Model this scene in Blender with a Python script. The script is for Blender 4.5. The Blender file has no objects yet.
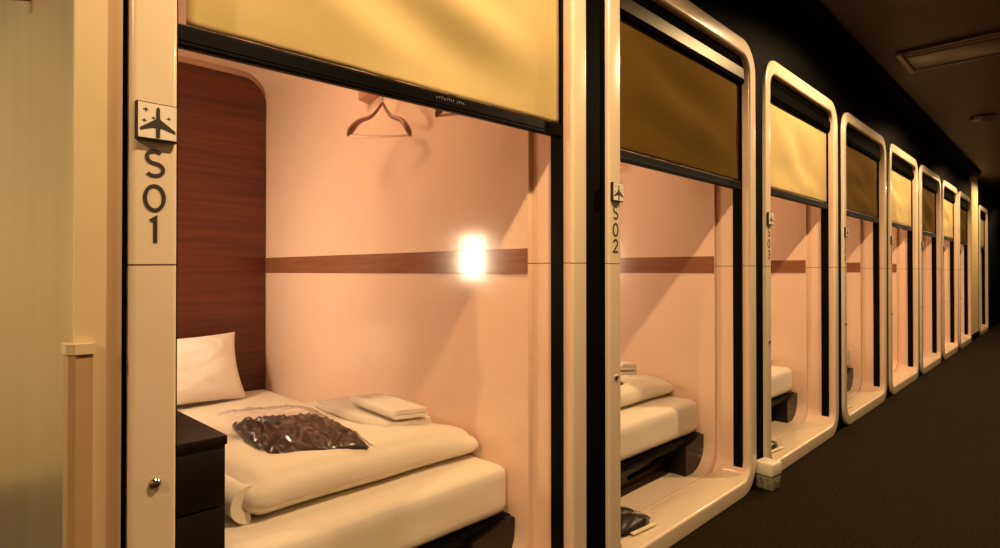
import bpy, bmesh, math, random
from mathutils import Vector, noise, Matrix
C = bpy.context.scene.collection
PI = math.pi
PITCH = 1.356; Y0 = .262; W = 1.236; H = 2.10
IN = .071            # frame face width
LIN = .089           # inner shell inset
FZ = .075            # cabin floor level

# ------------------------------------------------------------------ materials
def mat(name, col, rough=.5, metal=0, spec=.5, coat=0, noise_amt=0, nscale=20, bump=0, bscale=80, trans=0, stretch=None, sheen=0):
    m = bpy.data.materials.new(name); m.use_nodes = True
    nt = m.node_tree; b = nt.nodes['Principled BSDF']
    b.inputs['Base Color'].default_value = (*col, 1)
    b.inputs['Roughness'].default_value = rough
    b.inputs['Metallic'].default_value = metal
    b.inputs['Specular IOR Level'].default_value = spec
    b.inputs['Coat Weight'].default_value = coat
    b.inputs['Coat Roughness'].default_value = .08
    b.inputs['Transmission Weight'].default_value = trans
    b.inputs['Sheen Weight'].default_value = sheen
    tc = nt.nodes.new('ShaderNodeTexCoord'); mp = nt.nodes.new('ShaderNodeMapping')
    nt.links.new(tc.outputs['Object'], mp.inputs['Vector'])
    if stretch: mp.inputs['Scale'].default_value = stretch
    if noise_amt:
        n = nt.nodes.new('ShaderNodeTexNoise'); n.inputs['Scale'].default_value = nscale; n.inputs['Detail'].default_value = 6
        nt.links.new(mp.outputs['Vector'], n.inputs['Vector'])
        r = nt.nodes.new('ShaderNodeValToRGB')
        r.color_ramp.elements[0].position = .3; r.color_ramp.elements[1].position = .7
        r.color_ramp.elements[0].color = (*[c*(1-noise_amt) for c in col], 1)
        r.color_ramp.elements[1].color = (*[min(1, c*(1+noise_amt)) for c in col], 1)
        nt.links.new(n.outputs['Fac'], r.inputs['Fac']); nt.links.new(r.outputs['Color'], b.inputs['Base Color'])
    if bump:
        n2 = nt.nodes.new('ShaderNodeTexNoise'); n2.inputs['Scale'].default_value = bscale; n2.inputs['Detail'].default_value = 4
        nt.links.new(mp.outputs['Vector'], n2.inputs['Vector'])
        bp = nt.nodes.new('ShaderNodeBump'); bp.inputs['Strength'].default_value = bump; bp.inputs['Distance'].default_value = .004
        nt.links.new(n2.outputs['Fac'], bp.inputs['Height']); nt.links.new(bp.outputs['Normal'], b.inputs['Normal'])
    return m

def add_seam(m, zmid, tilt=0., half=.0014, xmax=-.152):
    """dark joint line of the two shell halves, at a height of the object"""
    nt = m.node_tree; b = nt.nodes['Principled BSDF']
    src = b.inputs['Base Color'].links[0].from_socket if b.inputs['Base Color'].links else None
    base = tuple(b.inputs['Base Color'].default_value)
    tc = nt.nodes.new('ShaderNodeTexCoord'); s = nt.nodes.new('ShaderNodeSeparateXYZ')
    nt.links.new(tc.outputs['Object'], s.inputs[0])
    mu = nt.nodes.new('ShaderNodeMath'); mu.operation = 'MULTIPLY_ADD'; mu.inputs[1].default_value = -tilt
    nt.links.new(s.outputs['Y'], mu.inputs[0]); nt.links.new(s.outputs['Z'], mu.inputs[2])
    cp = nt.nodes.new('ShaderNodeMath'); cp.operation = 'COMPARE'; cp.inputs[1].default_value = zmid; cp.inputs[2].default_value = half
    nt.links.new(mu.outputs[0], cp.inputs[0])
    mx = nt.nodes.new('ShaderNodeMix'); mx.data_type = 'RGBA'
    nt.links.new(cp.outputs[0], mx.inputs[0])
    if src: nt.links.new(src, mx.inputs[6])
    else: mx.inputs[6].default_value = base
    mx.inputs[7].default_value = (.12, .06, .03, 1)
    nt.links.new(mx.outputs[2], b.inputs['Base Color'])

def wood(name, a, bcol, rough=.42, coat=.08):
    m = mat(name, a, rough, coat=coat); nt = m.node_tree; b = nt.nodes['Principled BSDF']
    tc = nt.nodes.new('ShaderNodeTexCoord'); mp = nt.nodes.new('ShaderNodeMapping'); mp.inputs['Scale'].default_value = (2, 1.4, 34)
    n = nt.nodes.new('ShaderNodeTexNoise'); n.inputs['Scale'].default_value = 1.0; n.inputs['Detail'].default_value = 8; n.inputs['Roughness'].default_value = .65
    n.inputs['Distortion'].default_value = .25
    r = nt.nodes.new('ShaderNodeValToRGB'); e = r.color_ramp.elements
    e[0].position = .3; e[0].color = (*a, 1); e[1].position = .72; e[1].color = (*bcol, 1)
    nt.links.new(tc.outputs['Object'], mp.inputs[0]); nt.links.new(mp.outputs[0], n.inputs['Vector'])
    nt.links.new(n.outputs['Fac'], r.inputs['Fac']); nt.links.new(r.outputs[0], b.inputs['Base Color'])
    return m

def emit(name, col, s):
    m = bpy.data.materials.new(name); m.use_nodes = True; b = m.node_tree.nodes['Principled BSDF']
    b.inputs['Base Color'].default_value = (*col, 1)
    b.inputs['Emission Color'].default_value = (*col, 1); b.inputs['Emission Strength'].default_value = s
    return m

M = {}
M['shell'] = mat('moulded shell with cabin light tint', (.84, .60, .465), .16, spec=.5, coat=.25, noise_amt=.02, nscale=3)  # frame moulding again; pink cabin light is put into the colour
add_seam(M['shell'], 1.056)
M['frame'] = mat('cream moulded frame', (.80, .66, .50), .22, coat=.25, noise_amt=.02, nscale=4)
add_seam(M['frame'], 1.056)
M['frame1'] = mat('cream moulded frame with low joint', (.80, .66, .50), .22, coat=.25, noise_amt=.02, nscale=4)
add_seam(M['frame1'], 1.0405, .0125)
M['black'] = mat('black paint', (.0007, .0006, .0005), .8, spec=.05)
M['blackgloss'] = mat('black aluminium', (.0015, .0015, .0015), .42, spec=.08)
M['matte'] = mat('black matte aluminium', (.0012, .0012, .0012), .9, spec=.01)
M['bronze'] = mat('near black bronze', (.003, .0025, .002), .9, spec=.02)
M['cover_lit'] = mat('satin dark metal lit tone', (.05, .04, .02), .42, metal=.6)  # lit tone of the cassette cover metal
M['rail'] = mat('brown laminate rail', (.26, .10, .055), .16, coat=.4, noise_amt=.15, nscale=6, stretch=(1, 1, 14))
M['wood'] = wood('sapele veneer', (.052, .011, .005), (.15, .034, .013))
M['darkwood'] = mat('dark brown laminate', (.0045, .0022, .0018), .42, coat=.06, noise_amt=.3, nscale=12, stretch=(1, 6, 1))
M['kick'] = mat('brown board', (.05, .017, .007), .4, noise_amt=.2, nscale=8)
M['sheet'] = mat('white cotton sheet', (.86, .78, .66), .85, spec=.2, bump=.15, bscale=60, sheen=.2)
M['duvet'] = mat('white quilt cotton', (.86, .78, .65), .9, spec=.2, bump=.35, bscale=28, sheen=.2)
M['pillow'] = mat('white pillow cotton', (.88, .82, .76), .9, spec=.2, bump=.3, bscale=25, sheen=.2)
M['towel'] = mat('white towelling', (.88, .80, .68), .95, spec=.1, bump=.7, bscale=420, sheen=.4)
M['pyjama'] = mat('brown pyjama cloth', (.045, .019, .012), .42, spec=.6, coat=.3, noise_amt=.35, nscale=30, bump=.5, bscale=40)
M['slipper'] = mat('black slipper cloth', (.012, .009, .007), .4, coat=.4)
M['paper'] = mat('cream paper', (.75, .68, .45), .7)
M['label'] = mat('white label face', (.86, .80, .68), .35)
M['ink'] = mat('dark brown lettering', (.035, .024, .018), .5)
M['print'] = mat('faint grey print', (.28, .27, .26), .5)
M['chrome'] = mat('steel', (.55, .5, .45), .2, metal=1)
M['hanger'] = mat('brown plastic hanger', (.30, .12, .075), .3, coat=.3)
M['hangbar'] = mat('pale hanger bar', (.50, .24, .14), .3)
M['ring'] = mat('dark lamp ring', (.05, .035, .02), .4)
M['ledger'] = mat('vent end cap', (.32, .19, .1), .4)
M['guard'] = mat('beige corner guard', (.50, .33, .17), .45, noise_amt=.03)
M['cap'] = mat('cream guard cap', (.72, .58, .36), .35)
M['post'] = mat('cream corner post', (.72, .56, .34), .45, noise_amt=.03, nscale=5)
M['post2'] = mat('tan corner post', (.50, .33, .19), .5)
M['column'] = mat('yellow cream column', (.86, .70, .34), .6)
M['gelcap'] = mat('white plastic cap', (.86, .8, .66), .4)
M['orange'] = mat('orange brown plastic', (.45, .10, .015), .3)
M['carpet'] = mat('dark carpet', (.0165, .0118, .0046), .95, spec=.08, noise_amt=.5, nscale=70, bump=.9, bscale=380)
M['ceil'] = mat('dark brown ceiling', (.034, .022, .009), .5, spec=.3, noise_amt=.3, nscale=35, bump=.8, bscale=55)
M['darkwall'] = mat('dark wall', (.02, .014, .01), .7)
M['rightwall'] = mat('warm grey wall', (.16, .12, .075), .7)

def fabric(name, col):
    m = mat(name, col, .95, spec=.04, sheen=0, noise_amt=.05, nscale=3, bump=.12, bscale=9)
    nt = m.node_tree; b = nt.nodes['Principled BSDF']
    tr = nt.nodes.new('ShaderNodeBsdfTranslucent'); tr.inputs[0].default_value = (*col, 1)
    mx = nt.nodes.new('ShaderNodeMixShader'); mx.inputs[0].default_value = .12
    out = nt.nodes['Material Output']
    nt.links.new(b.outputs[0], mx.inputs[1]); nt.links.new(tr.outputs[0], mx.inputs[2]); nt.links.new(mx.outputs[0], out.inputs[0])
    return m
M['blind'] = fabric('yellow roller cloth', (.59, .46, .22))
M['blind_brown'] = fabric('brown roller cloth', (.125, .070, .013))
# steel sheet with soft vertical brushing
M['steel'] = mat('brushed steel sheet', (.66, .52, .34), .30, metal=.6, noise_amt=.12, nscale=5, stretch=(1, 1, .12), bump=.05, bscale=6)
# clear film
def film(name, rough=.08):
    m = bpy.data.materials.new(name); m.use_nodes = True; nt = m.node_tree; b = nt.nodes['Principled BSDF']
    b.inputs['Base Color'].default_value = (1, .97, .9, 1); b.inputs['Roughness'].default_value = rough
    b.inputs['Specular IOR Level'].default_value = 1.0
    t = nt.nodes.new('ShaderNodeBsdfTransparent'); mx = nt.nodes.new('ShaderNodeMixShader')
    lw = nt.nodes.new('ShaderNodeLayerWeight'); lw.inputs[0].default_value = .17
    g = nt.nodes.new('ShaderNodeBsdfGlossy'); g.inputs['Roughness'].default_value = rough
    nt.links.new(lw.outputs['Fresnel'], mx.inputs[0]); nt.links.new(t.outputs[0], mx.inputs[1]); nt.links.new(g.outputs[0], mx.inputs[2])
    nt.links.new(mx.outputs[0], nt.nodes['Material Output'].inputs[0])
    return m
M['film'] = film('clear plastic film')
M['jar'] = mat('greyish clear jar', (.45, .42, .28), .2, trans=.5, noise_amt=.6, nscale=60)

# ------------------------------------------------------------------ mesh helpers
def box(bm, x0, x1, y0, y1, z0, z1, bev=0):
    n0 = len(bm.verts)
    vs = [bm.verts.new((x, y, z)) for x in (x0, x1) for y in (y0, y1) for z in (z0, z1)]
    fs = [bm.faces.new([vs[i] for i in f]) for f in ((0, 1, 3, 2), (4, 6, 7, 5), (0, 4, 5, 1), (2, 3, 7, 6), (0, 2, 6, 4), (1, 5, 7, 3))]
    if bev:
        es = set(e for f in fs for e in f.edges)
        bmesh.ops.bevel(bm, geom=list(es), offset=bev, segments=2, affect='EDGES', profile=.5)
    return bm
def B(*a, bev=0):
    return box(bmesh.new(), *a, bev=bev)
def finish(name, bm, smooth=False, ang=35):
    bmesh.ops.recalc_face_normals(bm, faces=bm.faces)
    me = bpy.data.meshes.new(name); bm.to_mesh(me); bm.free()
    if smooth:
        for p in me.polygons: p.use_smooth = True
        me.set_sharp_from_angle(angle=math.radians(ang))
    return me
def obj(name, bm, m, parent=None, smooth=True, label=None, ang=35):
    me = bm if isinstance(bm, bpy.types.Mesh) else finish(name, bm, smooth, ang)
    if not me.materials: me.materials.append(m)
    o = bpy.data.objects.new(name, me); C.objects.link(o)
    if parent: o.parent = parent
    if label: o['label'] = label
    return o
def thing(name, label, cat, loc=(0, 0, 0), rotz=0, group=None):
    o = bpy.data.objects.new(name, None); C.objects.link(o); o.empty_display_size = .1
    o.location = loc; o.rotation_euler = (0, 0, rotz); o['label'] = label; o['category'] = cat
    if group: o['group'] = group
    return o
def tag(o, label, cat, group=None):
    o['label'] = label; o['category'] = cat
    if group: o['group'] = group
    return o
def struct(name, bm, m, smooth=False):
    o = obj(name, bm, m, None, smooth); o['kind'] = 'structure'; return o
def copy_tree(o, parent=None):
    c = o.copy(); C.objects.link(c)
    if parent: c.parent = parent
    for ch in [k for k in bpy.data.objects if k.parent == o and k is not c]:
        copy_tree(ch, c)
    return c
def rrect(y0, y1, z0, z1, r, seg=8):
    pts = []
    for cy, cz, a0 in ((y1-r, z1-r, 0), (y0+r, z1-r, 90), (y0+r, z0+r, 180), (y1-r, z0+r, 270)):
        for k in range(seg+1):
            a = math.radians(a0 + 90*k/seg)
            pts.append((cy+r*math.cos(a), cz+r*math.sin(a)))
    return pts
def loft(bm, loops, close=False, cap0=False, cap1=False):
    """loops: lists of 3-D points"""
    rows = [[bm.verts.new(p) for p in l] for l in loops]
    n = len(rows[0]); R = len(rows)
    for i in range(R if close else R-1):
        a, b = rows[i], rows[(i+1) % R]
        for k in range(n): bm.faces.new((a[k], a[(k+1) % n], b[(k+1) % n], b[k]))
    if cap0: bm.faces.new(rows[0])
    if cap1: bm.faces.new(rows[-1])
    return bm
def tube(bm, pts, r, seg=8, sq=1.0):
    pts = [Vector(p) for p in pts]; loops = []
    up0 = Vector((0, 0, 1))
    for i, p in enumerate(pts):
        d = (pts[min(i+1, len(pts)-1)] - pts[max(i-1, 0)]).normalized()
        up = up0 if abs(d.z) < .95 else Vector((1, 0, 0))
        s = d.cross(up).normalized(); u = s.cross(d).normalized()
        rr = r[i] if isinstance(r, (list, tuple)) else r
        loops.append([p + s*rr*math.cos(2*PI*k/seg) + u*rr*sq*math.sin(2*PI*k/seg) for k in range(seg)])
    return loft(bm, loops, cap0=True, cap1=True)
def lathe(bm, prof, cx=0, cy=0, seg=24, ang=0):
    loops = [[(cx+r*math.cos(2*PI*k/seg+ang), cy+r*math.sin(2*PI*k/seg+ang), z) for k in range(seg)] for r, z in prof]
    return loft(bm, loops, cap0=True, cap1=True)

# ------------------------------------------------------------------ stroke lettering  (plane: right = +Y, up = +Z, front = +X)
def arc(cx, cy, rx, ry, a0, a1, n=14):
    return [(cx+rx*math.cos(math.radians(a0+(a1-a0)*k/n)), cy+ry*math.sin(math.radians(a0+(a1-a0)*k/n))) for k in range(n+1)]
GL = {  # in a box  -.5..+.5 wide (x .7), -.5..+.5 high
 'S': [arc(0, .25, .27, .22, 40, 180, 10) + arc(0, .25, .27, .25, 180, 262, 5)[1:] + arc(0, -.25, .30, .25, 82, 0, 5) + arc(0, -.25, .30, .23, 0, -145, 12)[1:]],
 '0': [arc(0, 0, .33, .47, 90, 450, 28)],
 '1': [[(-.14, .36), (.03, .47), (.03, -.47)]],
 '2': [arc(0, .2, .28, .27, 165, -25, 12) + [(-.3, -.46), (.32, -.46)]],
 '3': [arc(0, .23, .25, .23, 150, -80, 12) + arc(0, -.22, .29, .25, 80, -150, 14)],
 '4': [[(.16, -.47), (.16, .46), (-.34, -.2), (.36, -.2)]],
 '5': [[(.28, .46), (-.16, .46), (-.24, .05)] + arc(0, -.17, .3, .29, 130, -150, 14)],
 '6': [[(.12, .47), (-.22, -.02)] + arc(0, -.2, .3, .27, 160, -200, 20)],
 '7': [[(-.3, .46), (.32, .46), (-.1, -.47)]],
 '8': [arc(0, .25, .23, .22, -90, 270, 20), arc(0, -.2, .3, .26, 90, 450, 20)],
}
def strokes(bm, lines, cy, cz, w, h, t, x0, x1):
    for L in lines:
        p = [Vector((cy+a*w, cz+b*h)) for a, b in L]
        closed = (p[0]-p[-1]).length < 1e-5
        if closed: p = p[:-1]
        n = len(p); A = []; Bq = []
        for i in range(n):
            if closed: d = (p[(i+1) % n]-p[i-1])
            else: d = p[min(i+1, n-1)]-p[max(i-1, 0)]
            if not closed and 0 < i < n-1:
                d1 = (p[i]-p[i-1]).normalized(); d2 = (p[i+1]-p[i]).normalized(); d = d1+d2
                k = 1/max(.45, d.length/2)
            else: k = 1
            d.normalize(); nn = Vector((-d.y, d.x))*t/2*k
            A.append(p[i]+nn); Bq.append(p[i]-nn)
        def mk(q, x): return bm.verts.new((x, q.x, q.y))
        a1 = [mk(q, x1) for q in A]; b1 = [mk(q, x1) for q in Bq]; a0 = [mk(q, x0) for q in A]; b0 = [mk(q, x0) for q in Bq]
        rng = range(n if closed else n-1)
        for i in rng:
            j = (i+1) % n
            bm.faces.new((a1[i], a1[j], b1[j], b1[i])); bm.faces.new((a0[i], b0[i], b0[j], a0[j]))
            bm.faces.new((a1[i], a0[i], a0[j], a1[j])); bm.faces.new((b1[i], b1[j], b0[j], b0[i]))
        if not closed:
            bm.faces.new((a1[0], b1[0], b0[0], a0[0])); bm.faces.new((a1[-1], a0[-1], b0[-1], b1[-1]))
def plate(bm, pts, x0, x1):
    a = [bm.verts.new((x1, y, z)) for y, z in pts]; b = [bm.verts.new((x0, y, z)) for y, z in pts]
    bm.faces.new(a); bm.faces.new(b[::-1]); n = len(pts)
    for i in range(n): bm.faces.new((a[i], b[i], b[(i+1) % n], a[(i+1) % n]))

# ------------------------------------------------------------------ cabins
def frame_mesh():
    bm = bmesh.new()
    spec = [(-.062, 0.0005), (-.010, 0), (-.003, .003), (0, .010), (0, IN-.010), (-.003, IN-.003), (-.010, IN), (-.0115, IN), (-.0115, IN-.020), (-.062, IN-.020)]
    loops = []
    for x, o in spec:
        loops.append([(x, y, z) for y, z in rrect(o, W-o, o if o < FZ else FZ, H-o, .15-o, 10)])
    # lift the inner bottom to the cabin floor level
    loft(bm, loops, close=True)
    return finish('front_frame', bm, True, 50)
def liner_mesh():
    bm = bmesh.new()
    loops = [[(x, y, z) for y, z in rrect(o, W-o, o if o < FZ else FZ, H-o, .15-o, 10)] for x, o in ((-.165, .003), (-.0625, .003), (-.0625, IN-.0195), (-.012, IN-.0195), (-.012, IN), (-.165, IN))]
    loft(bm, loops, close=True)
    return finish('entry_lining', bm, True, 50)
def shell_mesh():
    bm = bmesh.new(); o = LIN
    inner = lambda x: [(x, y, z) for y, z in rrect(o, W-o, FZ, H, .13, 10)]
    outer = lambda x: [(x, y, z) for y, z in rrect(o-.02, W-o+.02, FZ-.012, H+.01, .085, 10)]
    loft(bm, [inner(-2.09), inner(-.166), outer(-.166), outer(-2.105)], cap0=True, cap1=True)
    return finish('cabin_shell', bm, True, 50)
def headboard_mesh():
    bm = bmesh.new(); y0, y1 = LIN+.004, W-LIN-.004; r = .13
    prof = [(y1, .3), (y1, 2.062-r)]
    prof = []
    for cy, cz, a0 in ((y1-r, 2.062-r, 0), (y0+r, 2.062-r, 90)):
        for k in range(11):
            a = math.radians(a0+9*k); prof.append((cy+r*math.cos(a), cz+r*math.sin(a)))
    prof += [(y0, .24), (y1, .24)]
    plate(bm, prof, -2.089, -2.065)
    return finish('headboard', bm, True, 30)
def rail_mesh():
    bm = bmesh.new()
    box(bm, -2.064, -.168, W-LIN-.004, W-LIN-.0005, 1.022, 1.104, bev=.0012)
    return finish('wall_rail', bm)
frame_me = frame_mesh(); shell_me = shell_mesh(); head_me = headboard_mesh(); rail_me = rail_mesh()
frame_me1 = frame_me.copy(); liner_me = liner_mesh()
for me_ in (liner_me, shell_me):   # same moulding; floor pan's cream puts the yellow corridor light into the colour
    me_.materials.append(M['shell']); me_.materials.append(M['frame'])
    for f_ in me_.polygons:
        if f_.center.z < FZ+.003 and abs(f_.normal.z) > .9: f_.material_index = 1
M['cabinlamp'] = emit('cabin lamp diffuser', (1, .63, .33), 27.0)
M['reading'] = emit('reading lamp lens', (1, .76, .48), 40.0)

def plane_poly():
    # little airliner seen from above, nose up; unit box 1 x 1
    return [(0, .44), (.045, .38), (.052, .08), (.16, 0), (.46, -.22), (.46, -.29), (.10, -.17), (.055, -.20), (.05, -.46), (-.05, -.46), (-.055, -.20),
            (-.10, -.17), (-.46, -.29), (-.46, -.22), (-.16, 0), (-.052, .08), (-.045, .38)]
def knob_mesh():
    bm = bmesh.new()
    pr = [(.0, .006), (.0085, .0055), (.0095, .0), (.0095, -.0)]
    loops = []
    for r, x in ((.0001, .007), (.006, .0065), (.0088, .004), (.0095, .0)):
        loops.append([(x, r*math.cos(2*PI*k/16), r*math.sin(2*PI*k/16)) for k in range(16)])
    loft(bm, loops, cap0=True, cap1=True)
    return finish('lock_knob', bm, True)
knob_me = knob_mesh()
def lamp_meshes():
    a = bmesh.new(); box(a, -1.62, -1.40, LIN, LIN+.035, .98, 1.25, bev=.006)
    b = bmesh.new(); box(b, -1.605, -1.415, LIN+.035, LIN+.040, .995, 1.235, bev=.0015)
    return finish('reading_lamp', a), finish('lamp_lens', b)
lampA, lampB = lamp_meshes()
def ceil_meshes():
    a = bmesh.new(); lathe(a, [(.12, H-.001), (.12, H-.02), (.105, H-.024)], -.95, W/2, 32)
    b = bmesh.new(); lathe(b, [(.10, H-.02), (.10, H-.03), (.08, H-.034)], -.95, W/2, 32)
    return finish('ceiling_lamp', a, True), finish('lamp_lens', b, True)
clA, clB = ceil_meshes()
def hook_mesh():
    bm = bmesh.new(); yw = W-LIN
    # a wedge shaped ledge plate with a peg below
    a = [(-.02, 1.79), (.06, 1.79), (.06, 1.765), (-.02, 1.735)]
    for xc in (-.985, -.43):
        v0 = [bm.verts.new((xc-.07+p, yw+.0, z)) for p, z in ((-.02, 1.80), (.10, 1.80), (.10, 1.775), (-.02, 1.745))]
        v1 = [bm.verts.new((xc-.07+p, yw-.045, z)) for p, z in ((-.02, 1.80), (.10, 1.80), (.10, 1.782), (-.02, 1.755))]
        bm.faces.new(v0); bm.faces.new(v1[::-1])
        for i in range(4): bm.faces.new((v0[i], v1[i], v1[(i+1) % 4], v0[(i+1) % 4]))
    return finish('coat_hook', bm)
def hookx(xc):
    bm = bmesh.new(); yw = W-LIN
    v0 = [bm.verts.new((xc+p, yw, z)) for p, z in ((-.25, 1.79), (-.05, 1.80), (-.05, 1.785), (-.25, 1.742))]
    v1 = [bm.verts.new((xc+p, yw-.05, z)) for p, z in ((-.25, 1.79), (-.05, 1.80), (-.05, 1.788), (-.25, 1.752))]
    bm.faces.new(v0); bm.faces.new(v1[::-1])
    for i in range(4): bm.faces.new((v0[i], v1[i], v1[(i+1) % 4], v0[(i+1) % 4]))
    tube(bm, [(xc-.06, yw-.03, 1.785), (xc-.01, yw-.075, 1.768), (xc, yw-.095, 1.764), (xc, yw-.108, 1.776)], .004, 6)
    return finish('coat_hook', bm)
HX = (-.825, -.315)
hook_me = [hookx(x) for x in HX]

def number_bits(pod, n, dz):
    cy = .0365; cz = 1.288+dz
    cy -= .001
    pl = obj('number_plate', B(.0, .011, cy-.030, cy+.031, cz-.031, cz+.031, bev=.0015), M['ink'], pod, False, 'dark edged square plate')
    f = bmesh.new(); box(f, .011, .0122, cy-.0275, cy+.0285, cz-.0275, cz+.0285)
    fo = obj('plate_face', f, M['label'], pl, False)
    e = bmesh.new(); s = .056
    pp = [(cy+.001+a*s, cz+b*s) for a, b in plane_poly()]
    plate(e, pp, .0122, .0130)
    for a, b, r in ((-.30, .32, .075), (-.10, .10, .05), (.30, .14, .055), (-.34, .0, .06)):
        st = []
        for k in range(8):
            rr = r if k % 2 == 0 else r*.35
            st.append((cy+(a+rr*math.cos(k*PI/4))*s, cz+(b+rr*math.sin(k*PI/4))*s))
        plate(e, st, .0122, .0130)
    obj('airplane_emblem', e, M['ink'], pl, False)
    t = bmesh.new()
    for ch, z in (('S', 1.222), ('0', 1.165), (str(n), 1.112)):
        strokes(t, GL[ch], cy-.0005, z+dz, .042, .0425, .0058, 0, .0012)
    obj('number_lettering', t, M['ink'], pod, False, 'dark vertical number S0%d' % n)

pods = []
for n in range(8):
    y = Y0+PITCH*n
    end = {0: 'nearest the camera beside the corner post', 7: 'last of the row before the yellow column'}.get(n, 'with its bedroom opening onto the corridor')
    p = thing('sleeping_cabin', 'cream rounded sleeping cabin numbered S0%d, %s' % (n+1, end), 'capsule cabin', (0, y, 0), 0, 'row of sleeping cabins along the corridor')
    pods.append(p)
    f = obj('front_frame', frame_me1 if n == 0 else frame_me, M['frame1'] if n == 0 else M['frame'], p)
    obj('entry_lining', liner_me, M['shell'], p)  # reveal takes the shell pink, cabin light painted into its colour
    f.modifiers.new('normals', 'WEIGHTED_NORMAL').keep_sharp = True
    obj('cabin_shell', shell_me, M['shell'], p, label='glossy cabin lining, pink cabin light put into its colour')
    obj('headboard_panel', head_me, M['wood'], p, label='dark reddish wood grain panel on the rear wall')
    obj('wall_rail', rail_me, M['rail'], p, label='brown horizontal rail')
    k = obj('lock_knob', knob_me, M['chrome'], p); k.location = (0, .037, .683)
    rl = obj('reading_lamp', lampA, M['blackgloss'], p); obj('lamp_lens', lampB, M['reading'], rl)
    cl = obj('ceiling_lamp', clA, M['label'], p); obj('lamp_lens', clB, M['cabinlamp'], cl)
    for hm in hook_me: obj('coat_hook', hm, M['hangbar'], p)
    number_bits(p, n+1, -.0145 if n == 0 else .002)
# a ninth cabin stands past the column, its front only
p9 = thing('sleeping_cabin', 'farthest cream sleeping cabin, standing beyond the yellow column', 'capsule cabin', (0, 12.06, 0), 0, 'row of sleeping cabins along the corridor')
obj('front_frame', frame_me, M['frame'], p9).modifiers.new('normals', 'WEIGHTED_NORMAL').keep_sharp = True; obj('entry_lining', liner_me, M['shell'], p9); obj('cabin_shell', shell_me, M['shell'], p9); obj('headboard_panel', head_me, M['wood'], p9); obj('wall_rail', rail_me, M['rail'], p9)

# ------------------------------------------------------------------ roller blinds
def blind_cloth(seed, yl, zl, zr):
    bm = bmesh.new(); ny, nz = 60, 40; y1 = W-IN-.012
    g = []
    for j in range(nz+1):
        row = []
        for i in range(ny+1):
            u = i/ny; v = j/nz; y = yl+(y1-yl)*u
            zb = zl+(zr-zl)*u+.004; z = zb+(1.915-zb)*v
            fall = math.sin(PI*min(1, v*1.02))
            d = .032*fall*math.sin(u*PI)*noise.noise(Vector((u*2.2+seed*7, v*2.6+u*1.5, seed)))*1.6
            d += .0035*(1-v)**3*noise.noise(Vector((u*14, v*3, seed+4)))
            d += .004*fall*math.sin((u*1.3+v*1.6)*5+seed)*math.sin(u*PI)
            row.append(bm.verts.new((-.048+d, y, z)))
        g.append(row)
    for j in range(nz):
        for i in range(ny): bm.faces.new((g[j][i], g[j][i+1], g[j+1][i+1], g[j+1][i]))
    return finish('blind_cloth', bm, True, 80)
for n in range(9):
    y = pods[n].location.y if n < 8 else 12.06
    lab = 'yellow roller blind half lowered in the opening of cabin S0%d' % (n+1) if n % 2 == 0 else 'brown roller blind half lowered in cabin S0%d' % (n+1)
    if n == 8: lab = 'dim roller blind of the farthest cabin beyond the yellow column'
    r = thing('roller_blind', lab, 'roller blind', (0, y, FZ), 0, 'roller blinds in the cabin openings')
    r.location.z = 0
    zl, zr = (1.4645, 1.4795) if n == 0 else (1.462, 1.462)
    if n: zl = zr = 1.452 + (.0, .0, .012, .004, .006, .0, .004, .0, .0)[n]
    c = obj('blind_cloth', blind_cloth(n, IN+.026 if n == 0 else IN+.009, zl, zr), M['blind'] if n % 2 == 0 else M['blind_brown'], r)
    md = c.modifiers.new('thickness', 'SOLIDIFY'); md.thickness = .0012
    b = bmesh.new()
    v = []
    ya, yb = IN+.0108, W-IN-.0108
    loops = []
    for yy, zt in ((ya, zl), (yb, zr)):
        loops.append([(-.048+a, yy, zt+h) for a, h in ((-.008, .0), (-.012, -.008), (-.012, -.034), (-.006, -.040), (.006, -.040), (.011, -.036), (.011, -.031), (.0125, -.029), (.011, -.027), (.011, -.006), (.007, .0))])
    loft(b, loops, cap0=True, cap1=True)
    bar = obj('bottom_bar', b, M['blackgloss'], r, ang=25)
    if n == 0:   # tiny pale maker's print, too small to read in the photo
        t = bmesh.new(); random.seed(5); yy = .665
        for k in range(13):
            wdt = random.choice((.004, .005, .006)); zc = zl+(zr-zl)*(yy-ya)/(yb-ya)-.0145; hh = random.choice((.0035, .0045, .0055))
            if k not in (8,):
                strokes(t, [[(-.5, -.5), (-.5, .5), (.4, .5)]] if k % 3 else [[(-.5, .5), (-.5, -.5), (.4, -.3)]], yy, zc, wdt*.8, hh, .0010, -.0372, -.0366)
            yy += wdt+.0025
        obj('maker_print', t, M['print'], bar, False)
    hb = B(-.115, -.028, ya-.009, yb+.009, 1.912, 2.028, bev=.003)
    hbo = obj('head_box', hb, M['matte'], r, ang=15)
    obj('cassette_cover', B(-.028, -.022, ya, yb, 1.927, 1.978, bev=.002), M['cover_lit'] if n == 1 else M['bronze'], hbo, ang=15)  # second cabin's cover has the lamplight put into a lighter metal
    for s in (0, 1):
        y0_ = IN+.0005 if s == 0 else W-IN-.0105
        ch = bmesh.new(); box(ch, -.080, -.038, y0_, y0_+.010, FZ+.05 if False else FZ+.004, 1.912)
        obj('side_channel', ch, M['blackgloss'], r, False)

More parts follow.
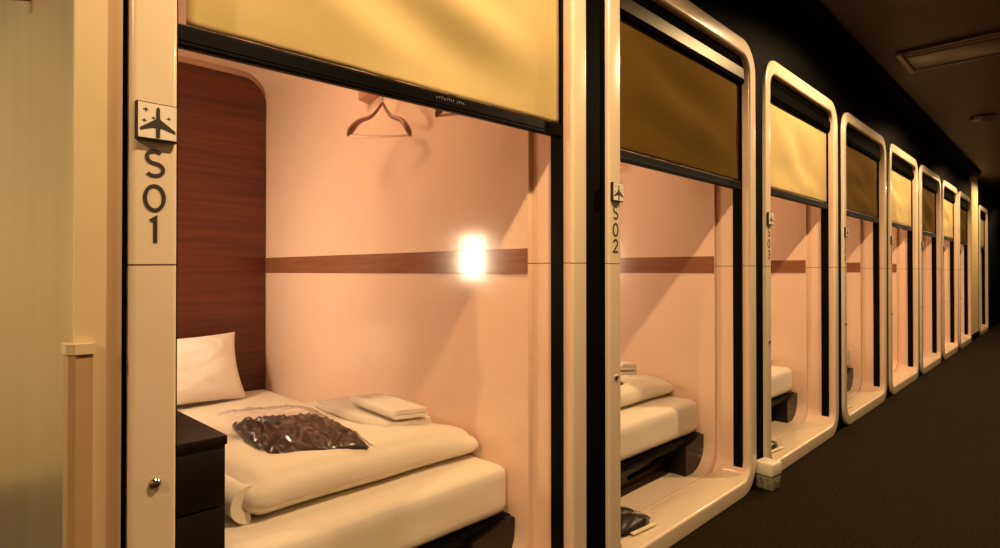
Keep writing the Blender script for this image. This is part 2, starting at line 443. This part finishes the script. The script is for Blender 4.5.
# ------------------------------------------------------------------ beds and what lies on them
BY0, BY1 = .250, 1.145    # bed limits inside a cabin
def soft_box(x0, x1, y0, y1, z0, z1, r, nx=40, ny=28, nz=6, fn=None):
    """rounded slab as displaced grid cube"""
    bm = bmesh.new()
    bmesh.ops.create_cube(bm, size=2)
    me = bpy.data.meshes.new('t'); bm.free()
    bm = bmesh.new(); cache = {}
    def V(i, j, k):
        key = (i, j, k)
        if key not in cache:
            x = x0+(x1-x0)*i/nx; y = y0+(y1-y0)*j/ny; z = z0+(z1-z0)*k/nz
            # round the edges: clamp to inner box then push out
            cx = min(max(x, x0+r), x1-r); cy = min(max(y, y0+r), y1-r); cz = min(max(z, z0+min(r, (z1-z0)/2)), z1-min(r, (z1-z0)/2))
            d = Vector((x-cx, y-cy, z-cz))
            rz = min(r, (z1-z0)/2)
            dn = Vector((d.x/r, d.y/r, d.z/rz)); L = dn.length
            if L > 1e-6:
                m_ = max(abs(dn.x), abs(dn.y), abs(dn.z)); dn = dn/L*m_
                p = Vector((cx+dn.x*r, cy+dn.y*r, cz+dn.z*rz))
            else: p = Vector((x, y, z))
            if fn: p = fn(p, (i/nx, j/ny, k/nz))
            cache[key] = bm.verts.new(p)
        return cache[key]
    for i in range(nx):
        for j in range(ny):
            bm.faces.new((V(i, j, 0), V(i, j+1, 0), V(i+1, j+1, 0), V(i+1, j, 0)))
            bm.faces.new((V(i, j, nz), V(i+1, j, nz), V(i+1, j+1, nz), V(i, j+1, nz)))
    for i in range(nx):
        for k in range(nz):
            bm.faces.new((V(i, 0, k), V(i+1, 0, k), V(i+1, 0, k+1), V(i, 0, k+1)))
            bm.faces.new((V(i, ny, k), V(i, ny, k+1), V(i+1, ny, k+1), V(i+1, ny, k)))
    for j in range(ny):
        for k in range(nz):
            bm.faces.new((V(0, j, k), V(0, j, k+1), V(0, j+1, k+1), V(0, j+1, k)))
            bm.faces.new((V(nx, j, k), V(nx, j+1, k), V(nx, j+1, k+1), V(nx, j, k+1)))
    return bm

def mattress_fn(p, t):
    p = p.copy(); p.z += .004*noise.noise(p*5)
    p.x += .004*noise.noise(Vector((p.y*6, p.z*9, 2)))
    return p
mattress_me = finish('mattress', soft_box(-2.06, -.243, BY0, BY1, .243, .402, .035, 60, 30, 8, mattress_fn), True, 60)
def make_base():
    slab = bmesh.new(); box(slab, -2.06, -.215, BY0+.01, BY1-.001, .222, .243, bev=.003)
    return slab
def bed(y, label):
    t = thing('bed', label, 'bed', (0, y, 0), 0, 'beds in the cabins')
    obj('mattress', mattress_me, M['sheet'], t)
    obj('bed_board', B(-2.06, -.236, BY0+.004, BY1-.004, .212, .2425, bev=.004), M['blackgloss'], t)
    # end support, its lower corner rounded to the moulded cabin corner
    s = bmesh.new(); r = .118; pts = [(BY1-.19, FZ+.001), (BY1-.002-r+.0, FZ+.001)]
    for k in range(1, 9):
        a = math.radians(-90+90*k/9); pts.append((BY1-.004-r+r*math.cos(a), FZ+.003+r+r*math.sin(a)))
    pts += [(BY1-.004, .236), (BY1-.02, .242), (BY1-.19, .211)]
    plate(s, pts, -.34, -.220); obj('bed_support', s, M['darkwood'], t)
    s2 = bmesh.new(); box(s2, -.34, -.24, BY0+.01, BY0+.07, FZ+.001, .196, bev=.003); obj('bed_support', s2, M['darkwood'], t)
    obj('kick_board', B(-.362, -.342, BY0, BY1-.19, FZ+.001, .196), M['kick'], t, label='brown board under the bed')
    tube_ = bmesh.new(); tube(tube_, [(-.30, BY1-.20, .19), (-.27, BY1-.42, .165), (-.27, BY1-.60, .160)], .010, 8); obj('support_bracket', tube_, M['black'], t)
    return t
def duvet_fn(seed):
    def fn(p, t):
        p = p.copy(); u, v, w = t     # u: 0 back .. 1 foot, v: 0 left .. 1 wall
        low = (1-u)**2
        top = w
        p.z -= .070*low*top
        p.z -= .035*(max(0, (v-.55)/.45))**2*top
        p.z += top*(.013*noise.noise(Vector((p.x*3.2, p.y*3, seed))) + .009*noise.noise(Vector((p.x*10, p.y*5, seed+3))))
        p.x += (.016*noise.noise(Vector((p.y*3.5, p.z*8, seed+5))) + .02*math.sin(w*PI))*(u**4)
        p.y -= .012*math.sin(w*PI)*((1-v)**6)
        return p
    return fn
duvet_me = finish('quilt', soft_box(-1.50, -.378, .352, 1.139, .403, .517, .052, 60, 46, 10, duvet_fn(1.3)), True, 70)
def edge_roll_mesh():
    # the folded side edge of the quilt, a curled lip with a hollow
    bm = bmesh.new(); loops = []; nn = 26
    prof = []
    for k in range(nn+1):
        a = math.radians(-95+325*k/nn); rr = .050-.010*k/nn
        prof.append((rr*math.cos(a+PI), .047+rr*math.sin(a)))
    for i in range(17):
        x = -1.15+.755*i/16
        tp = 1 if i > 2 else .5+.25*i
        wob = .006*noise.noise(Vector((x*7, 0, 3)))
        outer = [(x, .356+wob+.004+a*tp, .404+b*tp) for a, b in prof]
        inner = [(x, .356+wob+.004+a*.42*tp, .404+(.047+(b-.047)*.42)*tp) for a, b in prof[::-1]]
        loops.append(outer+inner)
    loft(bm, loops, cap0=True, cap1=True)
    return finish('quilt_edge', bm, True, 70)
qedge_me = edge_roll_mesh()
def pillow_bm():
    bm = bmesh.new(); nx = 34; nz = 24; w = .62; h = .345; t = .080
    front = []; back = []
    for j in range(nz+1):
        fr = []; bk = []
        for i in range(nx+1):
            u = -1+2*i/nx; v = -1+2*j/nz
            e = max(0, (1-abs(u)**2.6))*max(0, (1-abs(v)**2.6)); th = t*e**.55
            pin = 1-.07*(1-abs(v)**2)*abs(u)**2
            pinv = 1-.09*(1-abs(u)**2)*abs(v)**2
            y = u*w/2*pin; z = v*h/2*pinv
            n_ = .016*noise.noise(Vector((u*2.4, v*2.4, 7)))*e + .012*(1-2*abs(noise.noise(Vector((u*4+v*2, v*3-u, 2)))))*e**.5
            a = bm.verts.new((th+n_, y, z+h/2))
            b_ = a if (i in (0, nx) or j in (0, nz)) else bm.verts.new((-th*.8, y, z+h/2))
            fr.append(a); bk.append(b_)
        front.append(fr); back.append(bk)
    for j in range(nz):
        for i in range(nx):
            bm.faces.new((front[j][i], front[j][i+1], front[j+1][i+1], front[j+1][i]))
            q = [back[j][i], back[j+1][i], back[j+1][i+1], back[j][i+1]]
            if len(set(q)) > 2: 
                try: bm.faces.new(q)
                except ValueError: pass
    return bm
pillow_me = finish('pillow', pillow_bm(), True, 80)
def towel_mesh(length, width, layers, lt, seed=0):
    """ribbon folded back and forth; profile in YZ, swept along X"""
    path = []; r = lt/2*1.08; z = lt/2
    y0, y1 = 0, width
    cur = 1
    path.append((y1-.01, z))
    for L in range(layers):
        a, b = (y1-.01, y0+r) if L % 2 == 0 else (y0+r, y1-r-.004*L)
        if L % 2 == 1: b = y1-r-.006
        for k in range(1, 7): path.append((a+(b-a)*k/6, z+.0015*math.sin(k*2+L+seed)))
        if L < layers-1:
            cy = b; cz = z+r
            sgn = -1 if L % 2 == 0 else 1
            for k in range(1, 6):
                an = -PI/2 + PI*k/6
                path.append((cy+sgn*r*math.cos(an), cz+r*math.sin(an)))
            z += 2*r
            path.append((b, z))
    P = [Vector(q) for q in path]; n = len(P); A = []; Bq = []
    for i in range(n):
        d = (P[min(i+1, n-1)]-P[max(0, i-1)]).normalized(); nn = Vector((-d.y, d.x))*lt*.47
        A.append(P[i]+nn); Bq.append(P[i]-nn)
    ring = A+Bq[::-1]
    bm = bmesh.new(); loops = []
    N = 14
    for i in range(N+1):
        x = length*i/N; e = min(i, N-i); sc = .90 if e == 0 else 1
        cz = z/2
        loops.append([(x, width/2+(q.x-width/2)*(sc if sc == 1 else .985)+.003*noise.noise(Vector((x*9, q.y*20, seed))), (q.y)*(1 if sc == 1 else .97)+.002*noise.noise(Vector((x*12, q.x*12, seed+1)))+.001) for q in ring])
    loft(bm, loops, cap0=True, cap1=True)
    return finish('towel', bm, True, 60)
bath_me = towel_mesh(.44, .205, 2, .0165, 1); hand_me = towel_mesh(.28, .145, 2, .0150, 4)
def pyjama_bm():
    """crumpled dark cloth packed in film: lens shaped plan outline"""
    bm = bmesh.new(); nx, ny = 84, 60; L, Wd = .445, .28
    top = []; bot = []
    for j in range(ny+1):
        a = []; b = []
        for i in range(nx+1):
            u = -1+2*i/nx; v = -1+2*j/ny
            # square to squircle
            su = u*math.sqrt(1-v*v/2*.25); sv = v*math.sqrt(1-u*u/2*.25)
            wob = 1+.06*noise.noise(Vector((u*2, v*2, 5)))
            y = sv*Wd/2*wob; x = su*L/2*wob+.35*y
            e = max(0, (1-u**4))*max(0, (1-v**4))
            rid = 1-abs(noise.noise(Vector((x*4+y*3, y*20-x*8, 1))))*3.4
            rid2 = 1-abs(noise.noise(Vector((x*11+y*6, y*38+x*9, 8))))*3
            h = .006+.018*e**.3+(.014*rid+.010*rid2)*e**.4
            A = bm.verts.new((x, y, max(.002, h)))
            Bv = A if (i in (0, nx) or j in (0, ny)) else bm.verts.new((x, y, .0))
            a.append(A); b.append(Bv)
        top.append(a); bot.append(b)
    for j in range(ny):
        for i in range(nx):
            bm.faces.new((top[j][i], top[j][i+1], top[j+1][i+1], top[j+1][i]))
            bm.faces.new((bot[j][i], bot[j+1][i], bot[j+1][i+1], bot[j][i+1]))
    return bm
pyj_me = finish('folded_pyjamas', pyjama_bm(), True, 80)
def film_bm(L, Wd, h, seed, ext=0.0, nx=60, ny=44, amp=.010, shear=0):
    bm = bmesh.new(); g = []
    for j in range(ny+1):
        r_ = []
        for i in range(nx+1):
            u = -1+2*i/nx; v = -1+2*j/ny
            x = u*L/2-ext*(1-u)/2; y = v*Wd/2
            e = max(0, 1-u**4)*max(0, 1-v**4)
            z = .003+h*e**.5+amp*(abs(noise.noise(Vector((x*16, y*20, seed))))+.5*abs(noise.noise(Vector((x*45, y*40, seed+2)))))
            if ext and u < -.45: z += -h*.6*((-.45-u)/.55)+.010*abs(noise.noise(Vector((x*30, y*26, seed+9))))
            r_.append(bm.verts.new((x+shear*y, y, max(.003, z))))
        g.append(r_)
    for j in range(ny):
        for i in range(nx): bm.faces.new((g[j][i], g[j][i+1], g[j+1][i+1], g[j+1][i]))
    return bm
pfilm_me = finish('plastic_wrap', film_bm(.45, .29, .036, 3, ext=.22, shear=.35), True, 25)
def slipper_bm():
    bm = bmesh.new(); loops = []; N = 20; L = .265
    for i in range(N+1):
        t = i/N; w = .046*(math.sin(PI*min(1, .06+t*.9))**.45)*(.82+.22*t)
        if i in (0, N): w *= .45
        hgt = .010+(.026*math.sin(PI*min(1, max(0, (t-.38)/.62)))**.7 if t > .38 else 0)
        y = -L/2+L*t
        loops.append([(w*math.cos(2*PI*k/16), y, .001+(hgt*max(0, math.sin(2*PI*k/16))**.8 if math.sin(2*PI*k/16) > 0 else 0)) for k in range(16)])
    loft(bm, loops, cap0=True, cap1=True); return bm
slip_me = finish('slipper', slipper_bm(), True, 60)
sfilm_me = finish('plastic_wrap', film_bm(.160, .265, .036, 12, nx=40, ny=50, amp=.002), True, 25)
def hanger_parts(x, y, z):
    # arm span lies along X, slightly turned off the wall
    pass
def hook_wire():
    bm = bmesh.new(); pts = []
    for k in range(13):
        a = math.radians(200-250*k/12); pts.append((0, .0+.014*math.cos(a)*1, .014*math.sin(a)+.0))
    pts = [(0, p[1], p[2]) for p in pts] + [(0, .003, -.026), (0, 0, -.079)]
    tube(bm, pts, .0022, 6); return finish('hanger_hook', bm, True)
def hanger_arms():
    bm = bmesh.new()
    for s in (-1, 1):
        loops = []; N = 18
        for i in range(N+1):
            t = i/N; x = s*(.004+.205*t); zz = -.075-.112*t-.010*t*t-.014*math.sin(2*PI*t)
            w = .006+.019*t**2.2; hh = .006+.007*t**1.6
            if i == N: w *= .35; hh *= .5
            if i == N-1: w *= .8; hh *= .85
            yy = -.01*t*t
            loops.append([(x+hh*.5*math.sin(a)*s, yy+w*math.cos(a), zz+hh*math.sin(a)) for a in [2*PI*k/12 for k in range(12)]])
        loft(bm, loops, cap0=True, cap1=True)
    return finish('shoulder_arm', bm, True, 60)
def hanger_bar():
    bm = bmesh.new(); tube(bm, [(-.195, -.006, -.197), (-.1, -.004, -.201), (0, -.003, -.202), (.1, -.004, -.201), (.195, -.006, -.197)], .005, 6)
    return finish('trouser_bar', bm, True)
hw_me, ha_me, hbar_me = hook_wire(), hanger_arms(), hanger_bar()
def cabinet(y, label):
    t = thing('bedside_cabinet', label, 'cabinet', (0, y, 0), 0, 'dark cabinets beside the beds')
    x0, x1 = -.95, -.225; y0, y1 = LIN+.003, .236; zt = .680
    obj('cabinet_body', B(x0, x1-.004, y0, y1, FZ+.13, zt-.02, bev=.001), M['darkwood'], t)
    obj('cabinet_top', B(x0, x1+.004, y0, y1+.002, zt-.02, zt, bev=.002), M['darkwood'], t)
    d = obj('cabinet_door', B(x1-.004, x1+.006, y0+.004, y1-.004, FZ+.14, zt-.15, bev=.0015), M['darkwood'], t)
    k = obj('cabinet_drawer', B(x1-.004, x1+.006, y0+.004, y1-.004, zt-.145, zt-.026, bev=.0015), M['darkwood'], t)
    return t
for n in range(4):
    y = pods[n].location.y; nm = 'S0%d' % (n+1)
    bed(y, 'low bed with white mattress on a dark base inside cabin %s' % nm)
    q = obj('quilt', duvet_me, M['duvet']); q.location = (0, y, 0)
    e = obj('quilt_edge', qedge_me, M['duvet'], q)
    tag(q, 'white quilt folded over the foot half of the bed in cabin %s' % nm, 'quilt', 'white quilts')
    if n < 2:
        pl = obj('pillow', pillow_me, M['pillow']); pl.location = (-1.835, y+.645, .408); pl.rotation_euler = (0, math.radians(-24), math.radians(2))
        tag(pl, 'white pillow leaning on the wood panel in cabin %s' % nm, 'pillow', 'white pillows')
    if n < 3:
        b1 = obj('bath_towel', bath_me, M['towel']); b1.location = (-.965, y+.845, .513); b1.rotation_euler = (-.06, .03, .02)
        tag(b1, 'larger folded white towel under the small one on the quilt of cabin %s' % nm, 'towel', 'folded bath towels')
        b2 = obj('hand_towel', hand_me, M['towel']); b2.location = (-.80, y+.895, .549); b2.rotation_euler = (-.06, .03, -.04)
        tag(b2, 'small folded white towel on top of the larger one in cabin %s' % nm, 'towel', 'folded hand towels')
        tt = thing('pyjama_pack', 'dark brown pyjamas in crinkled clear plastic on the quilt of cabin %s' % nm, 'pyjamas', (-.665, y+.617, .512), math.radians(-9), 'packed pyjamas')
        obj('folded_pyjamas', pyj_me, M['pyjama'], tt); obj('plastic_wrap', pfilm_me, M['film'], tt, label='clear crinkled plastic film')
        cabinet(y, 'dark brown cabinet left of the bed in cabin %s' % nm)
    if n > 0:
        s = thing('slipper_pack', 'black slippers in clear plastic on the sill of cabin %s' % nm, 'slippers', (-.160, y+.280, FZ+.001), math.radians(-6), 'packed slippers')
        for dx in (-.04, .04):
            a = obj('slipper', slip_me, M['slipper'], s); a.location = (dx, 0, 0.0)
        obj('plastic_wrap', sfilm_me, M['film'], s)
        pt = obj('paper_tag', B(.082, .098, -.02, .12, .0, .006, bev=.001), M['paper'], s, False, 'cream paper strip')
    for hi, hx in enumerate(HX):
        if n > 1 and hi: continue
        h = thing('coat_hanger', '%s brown coat hanger on the side wall of cabin %s' % (('rear', 'front')[hi], nm), 'hanger', (hx, y+W-LIN-.095, 1.753), math.radians((18, 15)[hi]), 'coat hangers')
        h.rotation_euler.y = (.10, -.02)[hi]; h.scale = (.72, .9, 1)
        obj('hanger_hook', hw_me, M['chrome'], h); obj('shoulder_arms', ha_me, M['hanger'], h); obj('trouser_bar', hbar_me, M['hangbar'], h)

# ------------------------------------------------------------------ air freshener between S02 and S03
af = thing('air_freshener', 'small white capped clear jar on the carpet between cabins S02 and S03', 'air freshener', (.030, Y0+PITCH*2-.066, 0), math.radians(-8))
jb = bmesh.new(); box(jb, -.042, .042, -.044, .044, .001, .066, bev=.010); obj('jar', jb, M['jar'], af, ang=50)
cb = bmesh.new(); box(cb, -.045, .045, -.047, .047, .0665, .130, bev=.009); obj('jar_cap', cb, M['gelcap'], af, ang=50, label='white plastic cap')

# ------------------------------------------------------------------ the setting
YE = 17.0; CH = 2.5; XR = 2.1
struct('floor', B(-2.6, XR, -2.6, YE, -.05, 0), M['carpet'])
struct('ceiling', B(-2.6, XR, -2.6, YE, CH, CH+.05), M['ceil'])
wl = bmesh.new(); XB = -.016
box(wl, -.30, XB, .2525, Y0+PITCH*7+W+.001, H+.001, CH); box(wl, -.30, XB, 12.035, YE, H+.001, CH)
ys = [p.location.y for p in pods]+[12.06]
for n in range(9):
    a = ys[n]+W+.001; b = ys[n+1]-.001 if n < 8 else YE
    if n == 7: a = 12.035
    box(wl, -.30, XB, a, b, 0, H+.001)
box(wl, -.30, XB, .2525, Y0-.001, 0, H+.001)
rr = .152
for y in ys:      # spandrels behind the rounded corners of every frame
    for sy in (0, 1):
        for sz in (0, 1):
            cy = y+rr-.001 if sy == 0 else y+W-rr+.001; cz = rr if sz == 0 else H-rr+.001
            q0 = 90 if sy == 0 else 0
            pts = []
            for k in range(9):
                a = math.radians(90*k/8)
                pts.append((cy+(1 if sy else -1)*rr*math.cos(a), cz+(1 if sz else -1)*rr*math.sin(a)))
            pts.append((cy+(1 if sy else -1)*rr, cz+(1 if sz else -1)*rr))
            plate(wl, pts[:], -.146, XB-.001)
box(wl, XB+.0005, .09, .2525, 11.2, CH-.05, CH-.0005)  # black strip below the ceiling edge stands in for its fade into shade
struct('wall_left', wl, M['black'])
struct('wall_rear', B(-2.6, -2.2, .26, YE, 0, CH), M['black'])
struct('wall_right', B(XR, XR+.05, -2.6, YE, 0, CH), M['rightwall'])
struct('wall_end', B(-2.6, XR, YE, YE+.05, 0, CH), M['darkwall'])
struct('wall_back', B(-2.6, XR, -2.65, -2.6, 0, CH), M['rightwall'])
struct('wall_passage', B(-2.65, -2.6, -2.6, .26, 0, CH), M['column'])
struct('wall_side', B(-2.6, -.012, .190, .252, 0, CH), M['steel'])
struct('trim_1', B(-.012, 0, .189, .2305, 0, CH), M['post'])
struct('trim_2', B(-.018, -.006, .2305, .2525, 0, CH), M['post2'])
col = bmesh.new(); box(col, -.5, -.02, 11.22, 12.03, 0, CH); struct('trim_3', col, M['column'])
struct('baseboard_column', B(-.5, -.012, 11.212, 12.03, 0, .09), M['black'])

g = thing('corner_guard', 'beige waist high corner guard on the steel wall edge', 'corner guard', (0, .19, 0))
gb = bmesh.new(); 
pts = [(-.034, -.008), (.0, -.008), (.008, 0), (.008, .022), (.001, .022), (.001, -.001), (-.034, -.001)]
v0 = [bm_ for bm_ in []]
a = [gb.verts.new((x, y, .0)) for x, y in pts]; b = [gb.verts.new((x, y, .905)) for x, y in pts]
gb.faces.new(a); gb.faces.new(b)
for i in range(len(pts)): gb.faces.new((a[i], a[(i+1) % 7], b[(i+1) % 7], b[i]))
obj('guard_strip', gb, M['guard'], g, False)
gc = bmesh.new(); pts2 = [(-.038, -.011), (.001, -.011), (.011, -.001), (.011, .024), (.001, .024), (.001, -.001), (-.038, -.001)]
a = [gc.verts.new((x, y, .905)) for x, y in pts2]; b = [gc.verts.new((x, y, .921)) for x, y in pts2]
gc.faces.new(a); gc.faces.new(b)
for i in range(7): gc.faces.new((a[i], a[(i+1) % 7], b[(i+1) % 7], b[i]))
obj('guard_cap', gc, M['cap'], g, False, 'lighter cream cap')
kn = bmesh.new()
loops = []
for r_, y_ in ((.001, .150), (.008, .152), (.0115, .160), (.009, .172), (.006, .190)):
    loops.append([(-.437+r_*math.cos(2*PI*k/16), y_, 1.588+r_*1.5*math.sin(2*PI*k/16)) for k in range(16)])
loft(kn, loops, cap0=True, cap1=True)
tag(obj('wall_knob', kn, M['orange']), 'small orange brown knob high on the steel wall at the left edge', 'knob')

# ceiling fittings
ac = thing('ceiling_vent', 'long dark slotted air outlet set in the corridor ceiling', 'vent', (.235, 4.68, CH))
f = bmesh.new(); Lx, Ly = 1.15, .50
box(f, 0, Lx, 0, .03, -.018, 0, bev=.002); box(f, 0, Lx, Ly-.03, Ly, -.018, 0, bev=.002); box(f, Lx-.03, Lx, .03, Ly-.03, -.018, 0, bev=.002)
obj('vent_frame', f, M['ring'], ac)
obj('vent_end_cap', B(-.012, .022, 0, Ly, -.026, 0, bev=.003), M['ledger'], ac, label='end cap, light on it given as a lighter brown')  # light falling on the vent's end is put into the colour
obj('vent_panel', B(.03, Lx-.03, .14, Ly-.06, -.016, -.004, bev=.002), mat('vent panel', (.09, .055, .025), .35, noise_amt=.3, nscale=6), ac)
for k in range(4):
    yy = .045+k*.022
    obj('vent_slat', B(.03, Lx-.03, yy, yy+.008, -.020, -.003), M['ledger'] if k in (1, ) else M['ring'], ac, False)
obj('vent_slat', B(.03, Lx-.03, Ly-.052, Ly-.044, -.020, -.003), M['ring'], ac, False)
vb = bmesh.new(); box(vb, .03, Lx-.03, .03, Ly-.03, -.003, -.0005); obj('vent_recess', vb, M['black'], ac, False)

M['lamp'] = emit('downlight lens', (1, .78, .5), 25.0)
def ring_bm(r0, r1, h):
    bm = bmesh.new(); N = 28
    pr = [(r0, 0), (r0, -h), (r1, -h*.7), (r1, 0)]
    loops = [[(r*math.cos(2*PI*k/N), r*math.sin(2*PI*k/N), z) for k in range(N)] for r, z in pr]
    loft(bm, loops, close=True); return bm
ring_me = finish('lamp_ring', ring_bm(.038, .055, .012), True, 40)
def lens():
    bm = bmesh.new(); lathe(bm, [(.037, -.001), (.037, -.006), (.030, -.009)], seg=24); return finish('lamp_lens', bm, True)
lens_me = lens()
SPOT_X = .78
k_spot = 0
for k, yy in enumerate([Y0+W/2+PITCH*n for n in (0, 2, 4, 6)] + [11.9, 15.2, -1.8]):
    where = ['over cabin S01', 'over cabin S03', 'over cabin S05', 'over cabin S07', 'beside the yellow column', 'at the far end of the corridor', 'behind the viewer'][k]
    d = thing('downlight', 'round recessed ceiling downlight %s' % where, 'downlight', (SPOT_X, yy, CH), 0, 'corridor downlights')
    obj('lamp_ring', ring_me, M['ring'], d); obj('lamp_lens', lens_me, M['lamp'], d, label='glowing lens')
    L = bpy.data.lights.new('spot', 'SPOT'); L.energy = 92; L.color = (1, .66, .33); L.spot_size = math.radians(172 if k == 4 else 158); L.spot_blend = .25; L.shadow_soft_size = .03
    L.energy = (25 if k == 5 else 60 if k == 4 else L.energy); lo = bpy.data.objects.new('downlight_beam', L); C.objects.link(lo); lo.location = (SPOT_X, yy, CH-.03)
sd = thing('smoke_detector', 'small dark round fitting on the ceiling behind the vent', 'ceiling fitting', (.467, 7.2, CH))
s_ = bmesh.new(); lathe(s_, [(.10, 0), (.105, -.01), (.09, -.03), (.045, -.042)], seg=28); obj('fitting_body', s_, M['ring'], sd)
s_ = bmesh.new(); lathe(s_, [(.03, -.040), (.028, -.052), (.01, -.056)], seg=20); obj('fitting_tip', s_, M['ledger'], sd)

# cool light of the side passage
pl_ = thing('passage_lamp', 'pale ceiling lamp in the side passage left of the cabins', 'lamp', (-1.1, -1.1, CH))
obj('lamp_body', B(-.3, .3, -.3, .3, -.03, 0, bev=.004), M['label'], pl_)
obj('lamp_lens', B(-.27, .27, -.27, .27, -.036, -.0305), emit('cool lens', (1, .86, .60), 24.0), pl_)

# ------------------------------------------------------------------ world, camera, colour
w = bpy.data.worlds.new('world'); bpy.context.scene.world = w; w.use_nodes = True
w.node_tree.nodes['Background'].inputs[0].default_value = (.9, .6, .35, 1); w.node_tree.nodes['Background'].inputs[1].default_value = .004
cam = bpy.data.cameras.new('camera'); co = bpy.data.objects.new('camera', cam); C.objects.link(co)
F = 590
cam.sensor_width = 36; cam.lens = F/1000*36
pitch = math.radians(.4)
co.location = (1.081, 0, 1.03); co.rotation_euler = (PI/2+pitch, 0, math.radians(44.26))
cam.shift_y = (-2.5-math.tan(pitch)*F)/1000
cam.clip_start = .02
bpy.context.scene.camera = co
vs = bpy.context.scene.view_settings
vs.view_transform = 'Standard'; vs.look = 'None'; vs.gamma = 1; vs.use_curve_mapping = False; vs.exposure = .6
